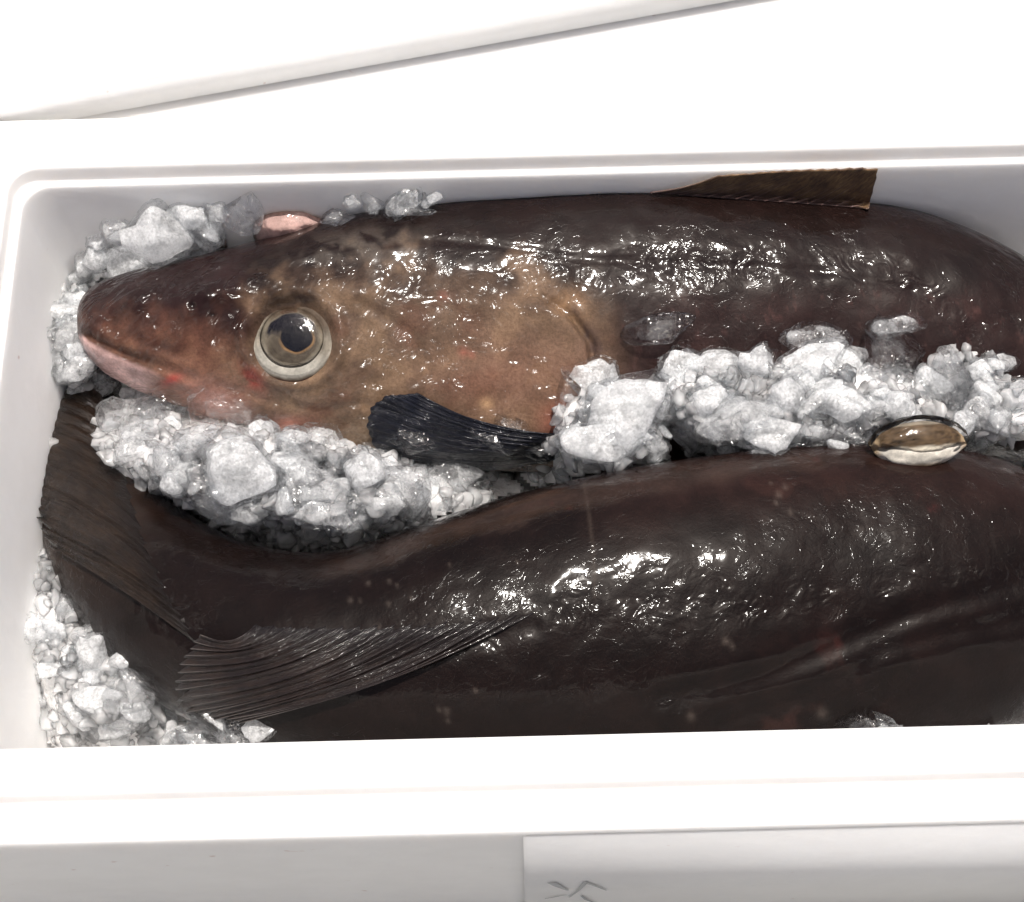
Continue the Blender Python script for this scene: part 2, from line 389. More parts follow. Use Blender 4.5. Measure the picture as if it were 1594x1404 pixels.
# the box behind, with its lid lying askew
yb0 = BY + HY + 0.0356 + 0.003; ztop = 0.128
nb = empty('closed_foam_box', (0, yb0 + 0.2, ZB)); tag(nb, 'second white foam box right behind the open one', 'foam box')
slab('body', -0.60, 0.62, yb0, yb0 + 0.40, ZB, ztop, M_foam2, nb, 0.003)
p0 = P(545, 68, ztop + 0.022); p1 = P(905, 4, ztop + 0.022)
ang = math.atan2(p1[1] - p0[1], p1[0] - p0[0]); mid = (p0 + p1) / 2
bm = bmesh.new(); bmesh.ops.create_cube(bm, size=1.0)
for v in bm.verts: v.co = Vector((v.co.x * 0.62, (v.co.y + 0.5) * 0.34, (v.co.z + 0.5) * 0.0212))
bmesh.ops.bevel(bm, geom=bm.edges[:], offset=0.0018, segments=2, affect='EDGES')
m = bpy.data.meshes.new('lid'); bm.to_mesh(m); bm.free()
lid = obj('foam_board', m, M_foam2); lid.location = (mid[0] - 0.12, mid[1] - 0.12 * math.tan(ang), ztop + 0.0008); lid.rotation_euler.z = ang
tag(lid, 'flat white foam board lying askew on the box behind', 'foam board')

# ------------------------------------------------------------------ the fish
def loft(name, stations, n, m, expo=2.0, tipcap=True):
    """stations: Ax,Ay,Bx,By (photo pixels of the two edges), z of the axis (m), half depth (m)"""
    S = smooth_stations(stations, n)
    ph = np.linspace(0, 2 * np.pi, m, endpoint=False)
    co, si = np.cos(ph), np.sin(ph)
    sg = lambda a: np.sign(a) * np.abs(a) ** (2.0 / expo)
    vs = []; uv = []; cen = []; s_acc = 0; prev = None
    for i in range(n):
        ax, ay, bx, by, z, D = S[i]
        c = P((ax + bx) / 2, (ay + by) / 2, z); k = scale_at(c)
        h = (RT * (ax - bx) - UP * (ay - by)) * 0.5 * k
        ring = c + np.outer(sg(co), h) + np.outer(sg(si), V * max(D, 1e-4))
        if prev is not None: s_acc += np.linalg.norm(c - prev)
        prev = c; vs.append(ring); cen.append(c)
        hh = np.linalg.norm(h); rr = (hh + D) / 2
        uv.append(np.c_[np.full(m, s_acc), np.where(ph > np.pi, 2 * np.pi - ph, ph) * max(rr, 0.01), np.where(si < 0, 0.5, 0.0)])
    vs = np.concatenate(vs); uv = np.concatenate(uv)
    idx = np.arange(n * m).reshape(n, m)
    a = idx[:-1, :]; b = np.roll(idx, -1, axis=1)[:-1, :]; c_ = np.roll(idx, -1, axis=1)[1:, :]; d = idx[1:, :]
    faces = np.stack([a, d, c_, b], -1).reshape(-1, 4)
    front = np.tile(np.clip(si, 0, 1), n)
    return vs, faces, uv, front, idx, np.array(cen)

def finish(name, vs, faces, uv, idx, col, mat, parent, wetness=None, slime=None):
    n, m = idx.shape
    me = bpy.data.meshes.new(name)
    F = [tuple(f) for f in faces.tolist()] + [tuple(idx[0].tolist()), tuple(idx[-1][::-1].tolist())]
    me.from_pydata(vs.tolist(), [], F); me.update()
    set_vec(me, 'skin_uv', uv); set_col(me, 'pigment', col); set_f(me, 'wetness', np.ones(len(vs)) if wetness is None else wetness); set_f(me, 'slime', np.zeros(len(vs)) if slime is None else slime)
    return child(name, me, mat, parent)

def seg_dist(u, v, line):
    best = np.full(u.shape, 1e9); L = np.array(line, float)
    for (x0, y0), (x1, y1) in zip(L[:-1], L[1:]):
        dx, dy = x1 - x0, y1 - y0; t = np.clip(((u - x0) * dx + (v - y0) * dy) / (dx * dx + dy * dy + 1e-9), 0, 1)
        best = np.minimum(best, np.hypot(u - x0 - t * dx, v - y0 - t * dy))
    return best
def blob(u, v, cx, cy, rx, ry, rot=0.0):
    c, s = math.cos(R_(rot)), math.sin(R_(rot)); x = (u - cx) * c + (v - cy) * s; y = -(u - cx) * s + (v - cy) * c
    return np.exp(-((x / rx) ** 2 + (y / ry) ** 2))
def lay(col, w, rgb): return col * (1 - w[:, None]) + np.array(rgb)[None, :] * w[:, None]

# --- the brown fish, head to the left
F1 = [
 (127.5, 494, 128, 508, .078, .004), (130, 478, 131, 524, .078, .012), (134, 466, 135, 540, .078, .018), (142, 453, 143, 556, .078, .0225), (160, 440, 160, 576, .078, .027), (195, 427, 195, 598, .077, .032),
 (250, 412, 250, 622, .076, .039), (310, 400, 308, 646, .075, .043), (372, 384, 370, 666, .074, .046), (440, 365, 438, 690, .073, .049),
 (520, 342, 518, 710, .072, .051), (600, 323, 600, 722, .071, .052), (700, 306, 700, 730, .070, .053), (800, 294, 800, 734, .070, .053),
 (900, 284, 900, 736, .070, .053), (1000, 281, 1000, 736, .070, .052), (1100, 286, 1100, 734, .070, .051), (1200, 294, 1198, 728, .069, .050),
 (1290, 304, 1286, 722, .068, .048), (1370, 316, 1362, 716, .067, .048), (1440, 334, 1430, 712, .066, .046), (1510, 360, 1494, 712, .064, .044),
 (1580, 396, 1556, 716, .061, .041), (1655, 450, 1620, 722, .057, .036), (1740, 556, 1700, 726, .050, .029), (1830, 606, 1800, 728, .044, .022), (1910, 646, 1890, 722, .040, .014), (1940, 664, 1930, 712, .038, .006)]
vs, fc, uv, front, idx, cen1 = loft('body', F1, 620, 230, 2.12)
u, v = to_px(vs)
fw = sstep(0.02, 0.35, front)
dsp = np.zeros(len(vs))
EX, EY = 455.0, 527.0
er = np.hypot((u - EX) / 1.02, (v - EY) / 0.98)
dsp += -0.0045 * sstep(70, 50, er)                                           # socket
dsp += 0.0024 * np.exp(-((er - 77) / 9.0) ** 2)
dsp += 0.0030 * np.exp(-(seg_dist(u, v, [(330, 462), (400, 440), (480, 438), (560, 458)]) / 20.0) ** 2)   # brow
dsp += 0.0022 * np.exp(-(seg_dist(u, v, [(200, 470), (300, 455), (380, 455)]) / 18.0) ** 2)
mouth = [(138, 524), (170, 541), (205, 556), (250, 570), (300, 588)]
dm = seg_dist(u, v, mouth)
dsp += -0.0015 * np.exp(-(dm / 4.5) ** 2) * sstep(250, 190, u) + 0.0014 * np.exp(-((dm - 14) / 9.0) ** 2)
dsp += 0.0022 * blob(u, v, 296, 478, 15, 12) - 0.0030 * blob(u, v, 300, 476, 6, 5) - 0.0016 * blob(u, v, 331, 490, 5, 4) + 0.0010 * blob(u, v, 330, 490, 9, 8)
gill = [(770, 468), (830, 470), (880, 492), (912, 535), (918, 590), (905, 640), (872, 676), (800, 705)]
gx = np.interp(v, [440, 470, 492, 535, 590, 640, 676, 705], [760, 850, 882, 914, 918, 905, 872, 800])
dg = u - gx; inv = sstep(455, 480, v) * sstep(735, 700, v)
dsp += inv * (0.0058 * sstep(-170, -12, dg) * (1 - sstep(-5, 4, dg)) - 0.0030 * np.exp(-((dg - 7) / 7.0) ** 2))
pre = [(560, 470), (640, 520), (672, 580), (650, 640), (590, 680)]
dp = seg_dist(u, v, pre); dsp += -0.0012 * np.exp(-(dp / 9.0) ** 2)
dsp += -0.0010 * np.exp(-(seg_dist(u, v, [(620, 640), (560, 628), (500, 640), (420, 625), (340, 600)]) / 8.0) ** 2)
dsp += -0.0009 * np.exp(-(seg_dist(u, v, [(640, 372), (760, 380), (900, 402), (1100, 412), (1300, 424), (1420, 452)]) / 4.0) ** 2)
dsp += 0.0018 * blob(u, v, 580, 385, 90, 16, -6) + 0.0012 * blob(u, v, 470, 400, 50, 8, -20)
lump = vnoise(vs, 34, 1.0, 3); dsp += 0.0010 * lump + 0.00012 * vnoise(vs, 130, 2.0, 2)
vs = vs + (dsp * fw)[:, None] * V
# pigment
nz = vnoise(vs, 45, 3.0, 4); nz2 = vnoise(vs, 120, 4.0, 3)
col = np.tile(np.array([[0.0085, 0.0041, 0.0035]]), (len(vs), 1))
bnd = np.interp(u, [120, 200, 300, 390, 470, 560, 700, 820, 930, 1010], [515, 520, 512, 492, 462, 440, 425, 440, 470, 560])
ck = sstep(-62, 70, v - bnd + 60 * nz + 25 * nz2) * sstep(1060, 860, u + 90 * nz)
col = lay(col, ck, (0.112, 0.072, 0.049))
col = lay(col, ck * sstep(0.0, 0.5, nz) * 0.6, (0.18, 0.116, 0.072))
col = lay(col, ck * sstep(0.1, 0.6, -nz) * 0.6, (0.085, 0.038, 0.025))
col = lay(col, sstep(450, 330, u + 40 * nz) * sstep(600, 510, v + 30 * nz2) * 0.93, (0.0155, 0.0066, 0.0064))        # red-brown snout, painted darker for the shade on its top
col = lay(col, sstep(420, 300, u) * ck * 0.5, (0.17, 0.070, 0.043))
col = lay(col, 0.75 * blob(u, v, 600, 690, 90, 40) * sstep(600, 660, v), (0.20, 0.14, 0.09))
col = lay(col, 0.5 * blob(u, v, 800, 590, 120, 60), (0.24, 0.125, 0.085))
lip = sstep(3, 12, v - np.interp(u, [130, 138, 170, 205, 250, 300, 340], [516, 525, 542, 558, 574, 596, 640])) * sstep(262, 205, u)
col = lay(col, lip * (0.85 + 0.15 * np.clip(nz2 * 2, -1, 1)), (0.60, 0.40, 0.375))
col = lay(col, 0.75 * blob(u, v, 392, 588, 13, 24, -40) * sstep(-0.5, 0.1, nz2), (0.22, 0.022, 0.018))
col = lay(col, 0.85 * blob(u, v, 268, 592, 15, 7, -25), (0.30, 0.020, 0.018))
col = lay(col, 0.6 * blob(u, v, 330, 620, 60, 26, 15), (0.42, 0.20, 0.16))
col = lay(col, 0.6 * blob(u, v, 450, 660, 30, 12), (0.42, 0.16, 0.12))
for cx, cy, r, k in ((722, 548, 8, .5), (735, 552, 5, .6), (757, 628, 10, .6), (690, 460, 8, .25), (880, 655, 34, .8)):
    col = lay(col, k * blob(u, v, cx, cy, r, r * .8), (0.36, 0.11, 0.08) if cx != 757 else (0.45, 0.28, 0.15))
col = lay(col, 0.9 * blob(u, v, 299, 477, 6, 5) + 0.8 * blob(u, v, 331, 490, 5, 4), (0.004, 0.003, 0.003))
col = lay(col, 0.7 * blob(u, v, 890, 480, 30, 26, 30), (0.30, 0.18, 0.10))
col = lay(col, 0.55 * np.exp(-(seg_dist(u, v, [(892, 486), (915, 520), (925, 545)]) / 13) ** 2) * sstep(-0.4, 0.2, nz2), (0.012, 0.012, 0.022))
fl = sstep(930, 1010, u) * sstep(430, 480, v) * (1 - sstep(600, 720, v) * 0)
col = lay(col, fl * 0.75, (0.0185, 0.0092, 0.0082)); col = lay(col, fl * sstep(0.15, 0.6, nz) * 0.4, (0.045, 0.022, 0.019))
mu = blob(u, v, 560, 383, 85, 22, -8) * sstep(-0.35, 0.25, nz2 + nz * .5); col = lay(col, 0.45 * mu, (0.13, 0.108, 0.09))   # cloudy slime above the eye
spt = sstep(0.46, 0.56, vnoise(vs, 210, 9.0, 2)) * sstep(900, 1000, u) * sstep(430, 470, v); col = lay(col, spt * 0.10, (0.16, 0.07, 0.06))
fish1 = empty('brown_fish', (float(cen1[300][0]), float(cen1[300][1]), 0.012))
tag(fish1, 'dark brown fish with big round pale-rimmed eye and snout pointing left', 'fish', 'fish in the foam box')
slime = sstep(960, 820, u) * sstep(390, 470, v) + 0.42 * np.exp(-((v - np.interp(u, [900, 1200, 1400, 1530], [408, 410, 432, 500])) / 26.0) ** 2) * sstep(900, 1000, u)
wetness = 1.0 + 0.5 * sstep(930, 780, u) * sstep(400, 540, v) + 0.5 * sstep(1250, 1400, u)
body1 = finish('body', vs, fc, uv, idx, col, M_skin, fish1, wetness, slime.clip(0, 1))
bvh1 = BVHTree.FromPolygons([Vector(p) for p in vs.tolist()], fc.tolist())

# --- the near-black fish, curled along the left and near sides, head to the right
F2 = [
 (178, 575, 128, 560, .030, .012), (192, 610, 98, 592, .034, .017), (206, 655, 70, 650, .038, .022), (218, 700, 56, 735, .043, .027), (240, 742, 68, 836, .050, .032),
 (272, 782, 108, 938, .057, .037), (318, 816, 178, 1034, .063, .041), (376, 842, 272, 1104, .067, .045), (444, 858, 385, 1160, .070, .048), (522, 858, 495, 1198, .072, .050),
 (612, 832, 606, 1222, .073, .052), (702, 800, 708, 1234, .074, .054), (800, 770, 806, 1240, .074, .055), (900, 745, 905, 1244, .074, .055),
 (1000, 725, 1005, 1244, .074, .055), (1100, 710, 1105, 1240, .074, .054), (1200, 698, 1205, 1234, .073, .053), (1300, 690, 1305, 1222, .071, .051),
 (1400, 690, 1402, 1206, .070, .050), (1500, 700, 1500, 1180, .068, .047), (1590, 728, 1588, 1136, .065, .043), (1670, 778, 1666, 1076, .061, .037), (1730, 838, 1726, 1016, .057, .028), (1762, 900, 1760, 960, .055, .012)]
vs, fc, uv, front, idx, cen2 = loft('body', [(a, b, c, d, z, D * 1.08) for a, b, c, d, z, D in F2], 640, 220, 2.06)
u, v = to_px(vs); fw = sstep(0.02, 0.35, front)
dsp = np.zeros(len(vs))
dsp += 0.0016 * np.exp(-(seg_dist(u, v, [(450, 862), (600, 838), (760, 790), (900, 757), (1050, 742)]) / 9.0) ** 2)
dsp += -0.0014 * np.exp(-(seg_dist(u, v, [(520, 880), (700, 832), (800, 800), (950, 772)]) / 10.0) ** 2)
dsp += -0.0018 * np.exp(-(seg_dist(u, v, [(1030, 1085), (1180, 1055), (1300, 1005), (1420, 958), (1500, 935), (1600, 900)]) / 17.0) ** 2)
dsp += -0.0015 * np.exp(-(seg_dist(u, v, [(1120, 1125), (1260, 1080), (1380, 1010), (1470, 985), (1600, 960)]) / 15.0) ** 2)
dsp += 0.0022 * blob(u, v, 1330, 1040, 90, 26, -25)
dsp += -0.0020 * blob(u, v, 1430, 700, 60, 26)
dsp += -0.0012 * np.exp(-(seg_dist(u, v, [(830, 975), (700, 1010), (560, 1040)]) / 14.0) ** 2)
lump = vnoise(vs, 26, 11.0, 3); dsp += 0.0011 * lump + 0.00012 * vnoise(vs, 120, 12.0, 2)
vs = vs + (dsp * fw)[:, None] * V
nz = vnoise(vs, 40, 13.0, 4); nz2 = vnoise(vs, 150, 14.0, 3)
col = np.tile(np.array([[0.0052, 0.0026, 0.0021]]), (len(vs), 1))
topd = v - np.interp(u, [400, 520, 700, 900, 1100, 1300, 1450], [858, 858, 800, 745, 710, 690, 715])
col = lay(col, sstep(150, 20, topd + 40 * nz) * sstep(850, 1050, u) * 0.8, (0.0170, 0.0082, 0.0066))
col = lay(col, 0.7 * sstep(26, 4, np.abs(topd - 26 + 14 * nz)) * sstep(450, 600, u) * sstep(1400, 1200, u), (0.030, 0.018, 0.014))  # paler strip painted along the back for reflected sky and ice
col = lay(col, 0.75 * blob(u, v, 120, 790, 80, 90) , (0.040, 0.020, 0.011))
col = lay(col, 0.7 * sstep(0.0, 0.4, nz) * (blob(u, v, 1300, 1040, 130, 60, -25) + blob(u, v, 1180, 1100, 120, 40)).clip(0, 1), (0.024, 0.010, 0.008))
col = lay(col, 0.3 * sstep(0.2, 0.6, nz2 + nz) * blob(u, v, 1300, 1010, 60, 24, -25), (0.05, 0.012, 0.010))
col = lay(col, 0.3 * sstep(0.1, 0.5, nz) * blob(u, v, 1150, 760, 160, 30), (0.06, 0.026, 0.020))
col = lay(col, 0.12 * np.exp(-(seg_dist(u, v, [(909, 752), (917, 800), (924, 860), (926, 930)]) / 3.0) ** 2), (0.13, 0.10, 0.08))
for cx, cy, r in ((573, 908, 5), (606, 905, 5), (618, 912, 4), (545, 935, 6), (560, 935, 4), (683, 1104, 5), (695, 1108, 7), (697, 1122, 5), (1130, 998, 9), (1140, 1004, 6), (1230, 797, 5),
                  (1212, 770, 7), (1222, 758, 6), (1200, 752, 4), (1208, 782, 5), (590, 977, 5), (605, 940, 6), (640, 932, 4), (805, 875, 3), (740, 1075, 5), (1075, 1115, 9), (1280, 1110, 12), (700, 880, 4)):
    col = lay(col, 0.18 * np.exp(-((u - cx) ** 2 + (v - cy) ** 2) / (0.45 * r * r)), (0.20, 0.16, 0.135))
for cx, cy, r in ((880, 788, 9), (862, 782, 6), (965, 722, 8), (1270, 715, 4), (1420, 770, 7), (1450, 790, 8)):
    col = lay(col, 0.22 * blob(u, v, cx, cy, r * 1.2, r * 0.7) * sstep(-0.1, 0.3, nz2), (0.12, 0.03, 0.026))
fish2 = empty('black_fish', (float(cen2[320][0]), float(cen2[320][1]), 0.012))
tag(fish2, 'nearly black fish curled along the near side of the box, folded fin at lower left', 'fish', 'fish in the foam box')
slime = 0.36 * np.exp(-((v - np.interp(u, [600, 800, 960, 1200, 1500], [1000, 985, 930, 935, 900])) / 42.0) ** 2) * sstep(680, 800, u) + 0.8 * blob(u, v, 260, 950, 90, 30, 32)
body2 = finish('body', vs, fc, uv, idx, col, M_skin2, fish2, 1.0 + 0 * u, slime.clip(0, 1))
bvh2 = BVHTree.FromPolygons([Vector(p) for p in vs.tolist()], fc.tolist())

def hit(px, py, which=(0, 1)):
    d = vec(ray(px, py)); best = None
    for b, k in ((bvh1, 0), (bvh2, 1)):
        if k not in which: continue
        r = b.ray_cast(vec(CAM), d)
        if r[0] is not None and (best is None or r[3] < best[1]): best = (r[0], r[3], k, r[1])
    return best
def surf(px, py, lift=0.0, which=(0, 1), z=None):
    """point on the fish under a photo pixel, lifted towards the camera"""
    h = hit(px, py, which)
    p = np.array(h[0]) if h else P(px, py, z if z is not None else 0.07)
    return p - ray(px, py) * lift

# ------------------------------------------------------------------ fins: membrane plus separate rays
def polyl(pts, t):
    p = np.array(pts, float); d = np.r_[0, np.cumsum(np.linalg.norm(np.diff(p, axis=0), axis=1))]; d /= d[-1]
    return np.array([np.interp(t, d, p[:, 0]), np.interp(t, d, p[:, 1])])
def fin(name, parent, base, tip, mat, raymat, which, lift0, lift1, nr=16, rid=0.0007, nu=26, bow=0.0, jag=0.02, rayw=0.0007, zfall=0.07, sagpx=0.0):
    nv = nr * 6 + 1; vs = np.zeros((nu + 1, nv, 3)); uvv = np.zeros((nu + 1, nv, 3)); rp = random.Random(len(name) * 13 + nr)
    jags = [rp.uniform(-1, 1) for _ in range(nr + 1)]
    amp = [rp.uniform(-1, 1) for _ in range(nr + 2)]
    def wob(t): x = t * nr; k = int(x); return (amp[k] * (1 - (x - k)) + amp[min(nr, k + 1)] * (x - k))
    for j in range(nv):
        t = j / (nv - 1); b = polyl(base, t); e = polyl(tip, t)
        ph = (t * nr) % 1.0; notch = jag * (1 - abs(2 * ph - 1)) * 1.6 + jag * jags[int(t * nr)] * 0.6
        e = e + (b - e) * max(0, notch)
        dv = e - b; nrm = np.array([-dv[1], dv[0]]) / (np.linalg.norm(dv) + 1e-6)
        for i in range(nu + 1):
            s = i / nu; q = b + dv * s + nrm * (sagpx + 5.0 * wob(t)) * math.sin(math.pi * s)
            L = lift0 + (lift1 - lift0) * s + bow * math.sin(math.pi * s)
            ridge = rid * math.cos(2 * math.pi * t * nr) * min(1, s * 5 + 0.2)
            hh = hit(q[0], q[1], which)
            if hh: p = np.array(hh[0])
            else: p = None
            vs[i, j] = p if p is not None else np.nan
            uvv[i, j] = (s * 0.5, t * 1.0, L + ridge)
    # rows outside the body carry on at the last known depth
    for j in range(nv):
        t = j / (nv - 1); b = polyl(base, t); e = polyl(tip, t)
        ph = (t * nr) % 1.0; notch = jag * (1 - abs(2 * ph - 1)) * 1.6 + jag * jags[int(t * nr)] * 0.6
        e = e + (b - e) * max(0, notch); dv = e - b; nrm = np.array([-dv[1], dv[0]]) / (np.linalg.norm(dv) + 1e-6)
        dep = [depth(vs[i, j]) if not np.isnan(vs[i, j, 0]) else None for i in range(nu + 1)]
        good = [x for x in dep if x is not None]; d0 = min(good[:3]) if good else depth(P(b[0], b[1], zfall))
        raw = []; last = d0
        for i in range(nu + 1):
            if dep[i] is not None: last = min(dep[i], last + 0.0035)
            raw.append(last)
        raw = np.array(raw)
        for _ in range(6): raw[1:-1] = np.minimum(raw[1:-1], (raw[:-2] + raw[2:]) / 2 + 0.0004)
        for i in range(nu + 1):
            s = i / nu; q = b + dv * s + nrm * (sagpx + 5.0 * wob(t)) * math.sin(math.pi * s)
            d = ray(q[0], q[1]); pt = CAM + d * ((raw[i] - uvv[i, j, 2]) / float(np.dot(-d, V))); lim = BY + HY - 0.007
            vs[i, j] = pt if pt[1] < lim else CAM + d * ((lim - CAM[1]) / d[1])
    idx = np.arange((nu + 1) * nv).reshape(nu + 1, nv)
    f = np.stack([idx[:-1, :-1], idx[1:, :-1], idx[1:, 1:], idx[:-1, 1:]], -1).reshape(-1, 4)
    me = mesh_from(name, vs.reshape(-1, 3), f); set_vec(me, 'skin_uv', np.c_[uvv.reshape(-1, 3)[:, :2], np.zeros(idx.size)])
    o = child(name, me, mat, parent)
    md = o.modifiers.new('thick', 'SOLIDIFY'); md.thickness = 0.0007; md.offset = 0.0
    for k in range(nr + 1):
        j = min(nv - 1, k * 6); pts = vs[:, j] + V * 0.00025
        ring = 6; rv = []; rf = []
        for i in range(0, nu + 1):
            a = pts[max(0, i - 1)]; b2 = pts[min(nu, i + 1)]; d = b2 - a; d /= np.linalg.norm(d) + 1e-12
            sd = np.cross(d, V); sd /= np.linalg.norm(sd) + 1e-12; up2 = np.cross(sd, d); w = rayw * 0.62 * (1.15 - 0.8 * i / nu)
            for r in range(ring):
                an = 2 * math.pi * r / ring; rv.append(pts[i] + sd * math.cos(an) * w + up2 * math.sin(an) * w)
        for i in range(nu):
            for r in range(ring): rf.append((i * ring + r, i * ring + (r + 1) % ring, (i + 1) * ring + (r + 1) % ring, (i + 1) * ring + r))
        rf += [tuple(range(ring))[::-1], tuple(nu * ring + r for r in range(ring))]
        rm = mesh_from('fin_ray', rv, rf); set_vec(rm, 'skin_uv', np.c_[np.repeat(np.linspace(0, .5, nu + 1), ring), np.full(len(rv), k / nr), np.zeros(len(rv))])
        child('fin_ray', rm, raymat, o)
    return o

M_dors = mat_fin('olive_brown_fin', (0.055, 0.033, 0.030), (0.34, 0.21, 0.10)); M_dors_r = mat_fin('brown_fin_rays', (0.10, 0.06, 0.055), (0.36, 0.25, 0.17))
M_blk = mat_fin('black_fin', (0.008, 0.006, 0.0065), (0.028, 0.018, 0.014)); M_blk_r = mat_fin('black_fin_rays', (0.010, 0.0075, 0.008), (0.034, 0.024, 0.022), 0.55, (0.16, 0.14, 0.13))
M_navy = mat_fin('navy_fin', (0.0045, 0.0052, 0.0095), (0.012, 0.014, 0.024)); M_navy_r = mat_fin('navy_fin_rays', (0.007, 0.008, 0.013), (0.018, 0.020, 0.033))
M_left = mat_fin('rust_brown_fin', (0.0055, 0.0035, 0.0030), (0.026, 0.015, 0.0085)); M_left_r = mat_fin('rust_fin_rays', (0.0058, 0.0040, 0.0034), (0.030, 0.017, 0.011))

fin('dorsal_fin', fish1, [(1012, 300), (1120, 308), (1240, 316), (1345, 324)], [(1120, 273), (1250, 264), (1340, 261), (1367, 263), (1362, 288), (1352, 318)],
    M_dors, M_dors_r, (0,), 0.0010, 0.0035, nr=15, nu=24, jag=0.022, bow=0.001, sagpx=5)
fin('pectoral_fin', fish1, [(890, 676), (888, 690), (880, 704), (868, 714)], [(650, 612), (600, 616), (576, 634), (570, 664), (580, 694), (610, 712)],
    M_navy, M_navy_r, (0,), 0.0015, 0.0042, nr=13, nu=30, jag=0.006, bow=0.0025, sagpx=-16, rid=0.00018, rayw=0.00045)
fin('dorsal_fin', fish2, [(835, 952), (730, 965), (600, 972), (470, 975), (400, 972)], [(372, 1126), (318, 1120), (278, 1104), (268, 1066), (284, 1022), (312, 988)],
    M_blk, M_blk_r, (1,), -0.0010, 0.0065, nr=16, nu=34, jag=0.035, bow=0.0030, rayw=0.0007, sagpx=-22)
fin('rear_fin', fish2, [(312, 1006), (268, 930), (235, 860), (205, 770), (182, 690), (165, 630)], [(76, 850), (52, 800), (44, 740), (54, 686), (84, 632), (112, 596)],
    M_left, M_left_r, (1,), -0.0012, 0.0045, nr=16, nu=26, jag=0.05, bow=0.0030, rayw=0.0006, zfall=0.05, sagpx=9)

# ------------------------------------------------------------------ eyes
M_eye = mat_wet('eye_tissue', (1, 1, 1), 0.5, 0.0, 0.00012, 500, attr='pigment', sss=0.0); M_cor = mat_cornea('cornea')
def frame_at(c, tilt_up=0.0, tilt_r=0.0):
    z = V + UP * math.tan(tilt_up) + RT * math.tan(tilt_r); z /= np.linalg.norm(z)
    x = RT - z * np.dot(RT, z); x /= np.linalg.norm(x); y = np.cross(z, x); return x, y, z
# seen face on
h = hit(EX, EY, (0,)); c0 = np.array(h[0]) + V * 0.0014; k = scale_at(c0); RX = 68 * k
ex, ey, ez = frame_at(c0, R_(6), R_(-4))
nr_, na = 70, 128; pts = []; cols = []
prf_r = [0, .30, .52, .62, .70, .80, .90, .97, 1.04, 1.10]; prf_h = [.052, .050, .036, .022, .030, .060, .058, .01, -.06, -.16]
for i in range(nr_ + 1):
    r = 1.10 * i / nr_
    for j in range(na):
        a = 2 * math.pi * j / na
        x, y = r * math.cos(a), r * math.sin(a) * 0.95
        lo = max(0.0, -math.sin(a + 0.35)); asym = 0.55 + 0.9 * lo          # the lower rim is fatter
        nn_ = mnoise.noise(Vector((x * 2.2, y * 2.2, 7.0)))
        hz = np.interp(r, prf_r, prf_h) * (asym if .62 < r < 0.97 else 1.0) + 0.012 * nn_ * (r > .5)
        wob = 0.028 * mnoise.noise(Vector((math.cos(a) * 1.6, math.sin(a) * 1.6, 3.0)))
        pts.append(c0 + (ex * x + ey * y) * RX * (1 + wob) + ez * hz * RX)
        wx = 0.022 * mnoise.noise(Vector((x * 4, y * 4, 11.0))); wy = 0.022 * mnoise.noise(Vector((x * 4, y * 4, 17.0)))
        px_, py_ = x + wx, -y + wy; rw = math.hypot(px_, py_ / .95)
        rp_ = math.hypot((px_ - 0.12) / 0.37, (py_ - 0.0) / 0.31)
        t = 0.5 + 0.5 * mnoise.noise(Vector((px_ * 5, py_ * 5, 2.0))); t2 = mnoise.noise(Vector((px_ * 14, py_ * 14, 5.0))); up = -py_
        st = 0.5 + 0.5 * mnoise.noise(Vector((math.cos(a) * 2.0, math.sin(a) * 2.0, rw * 16)))      # concentric streaks
        c = np.array([0.072, 0.060, 0.048]) * (0.45 + 0.7 * t + 0.4 * st)
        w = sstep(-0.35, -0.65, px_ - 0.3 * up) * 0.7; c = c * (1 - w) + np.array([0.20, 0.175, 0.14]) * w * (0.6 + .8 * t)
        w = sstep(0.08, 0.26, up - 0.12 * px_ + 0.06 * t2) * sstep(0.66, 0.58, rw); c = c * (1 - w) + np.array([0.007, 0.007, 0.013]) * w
        w = sstep(1.22, 1.06, rp_) * sstep(0.12, -0.15, up - 0.25 * px_) * (0.35 + 0.6 * t); w = min(1, w); c = c * (1 - w) + np.array([0.27, 0.155, 0.07]) * w
        w = sstep(1.05, 0.97, rp_); c = c * (1 - w) + np.array([0.002, 0.003, 0.008]) * w
        w = sstep(0.58, 0.68, rw); tan_ = np.array([0.19, 0.168, 0.135]) * (0.2 + 0.7 * t + 0.9 * st); c = c * (1 - w) + tan_ * w
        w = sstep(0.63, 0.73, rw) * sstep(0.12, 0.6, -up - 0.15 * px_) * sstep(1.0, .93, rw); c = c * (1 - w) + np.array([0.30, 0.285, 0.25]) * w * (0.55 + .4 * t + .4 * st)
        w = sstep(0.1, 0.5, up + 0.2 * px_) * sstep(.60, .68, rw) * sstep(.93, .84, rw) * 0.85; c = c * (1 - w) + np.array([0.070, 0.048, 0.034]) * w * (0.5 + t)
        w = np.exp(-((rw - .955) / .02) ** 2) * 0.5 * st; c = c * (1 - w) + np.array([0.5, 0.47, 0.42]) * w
        w = sstep(0.975, 1.03, rw); c = c * (1 - w) + np.array([0.055, 0.028, 0.020]) * w
        cols.append(c)
fs = []
for i in range(nr_):
    for j in range(na): fs.append((i * na + j, (i + 1) * na + j, (i + 1) * na + (j + 1) % na, i * na + (j + 1) % na))
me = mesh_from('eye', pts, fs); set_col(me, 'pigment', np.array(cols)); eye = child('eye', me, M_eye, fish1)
eye['label'] = 'large round eye with pale rim and dark blue pupil'
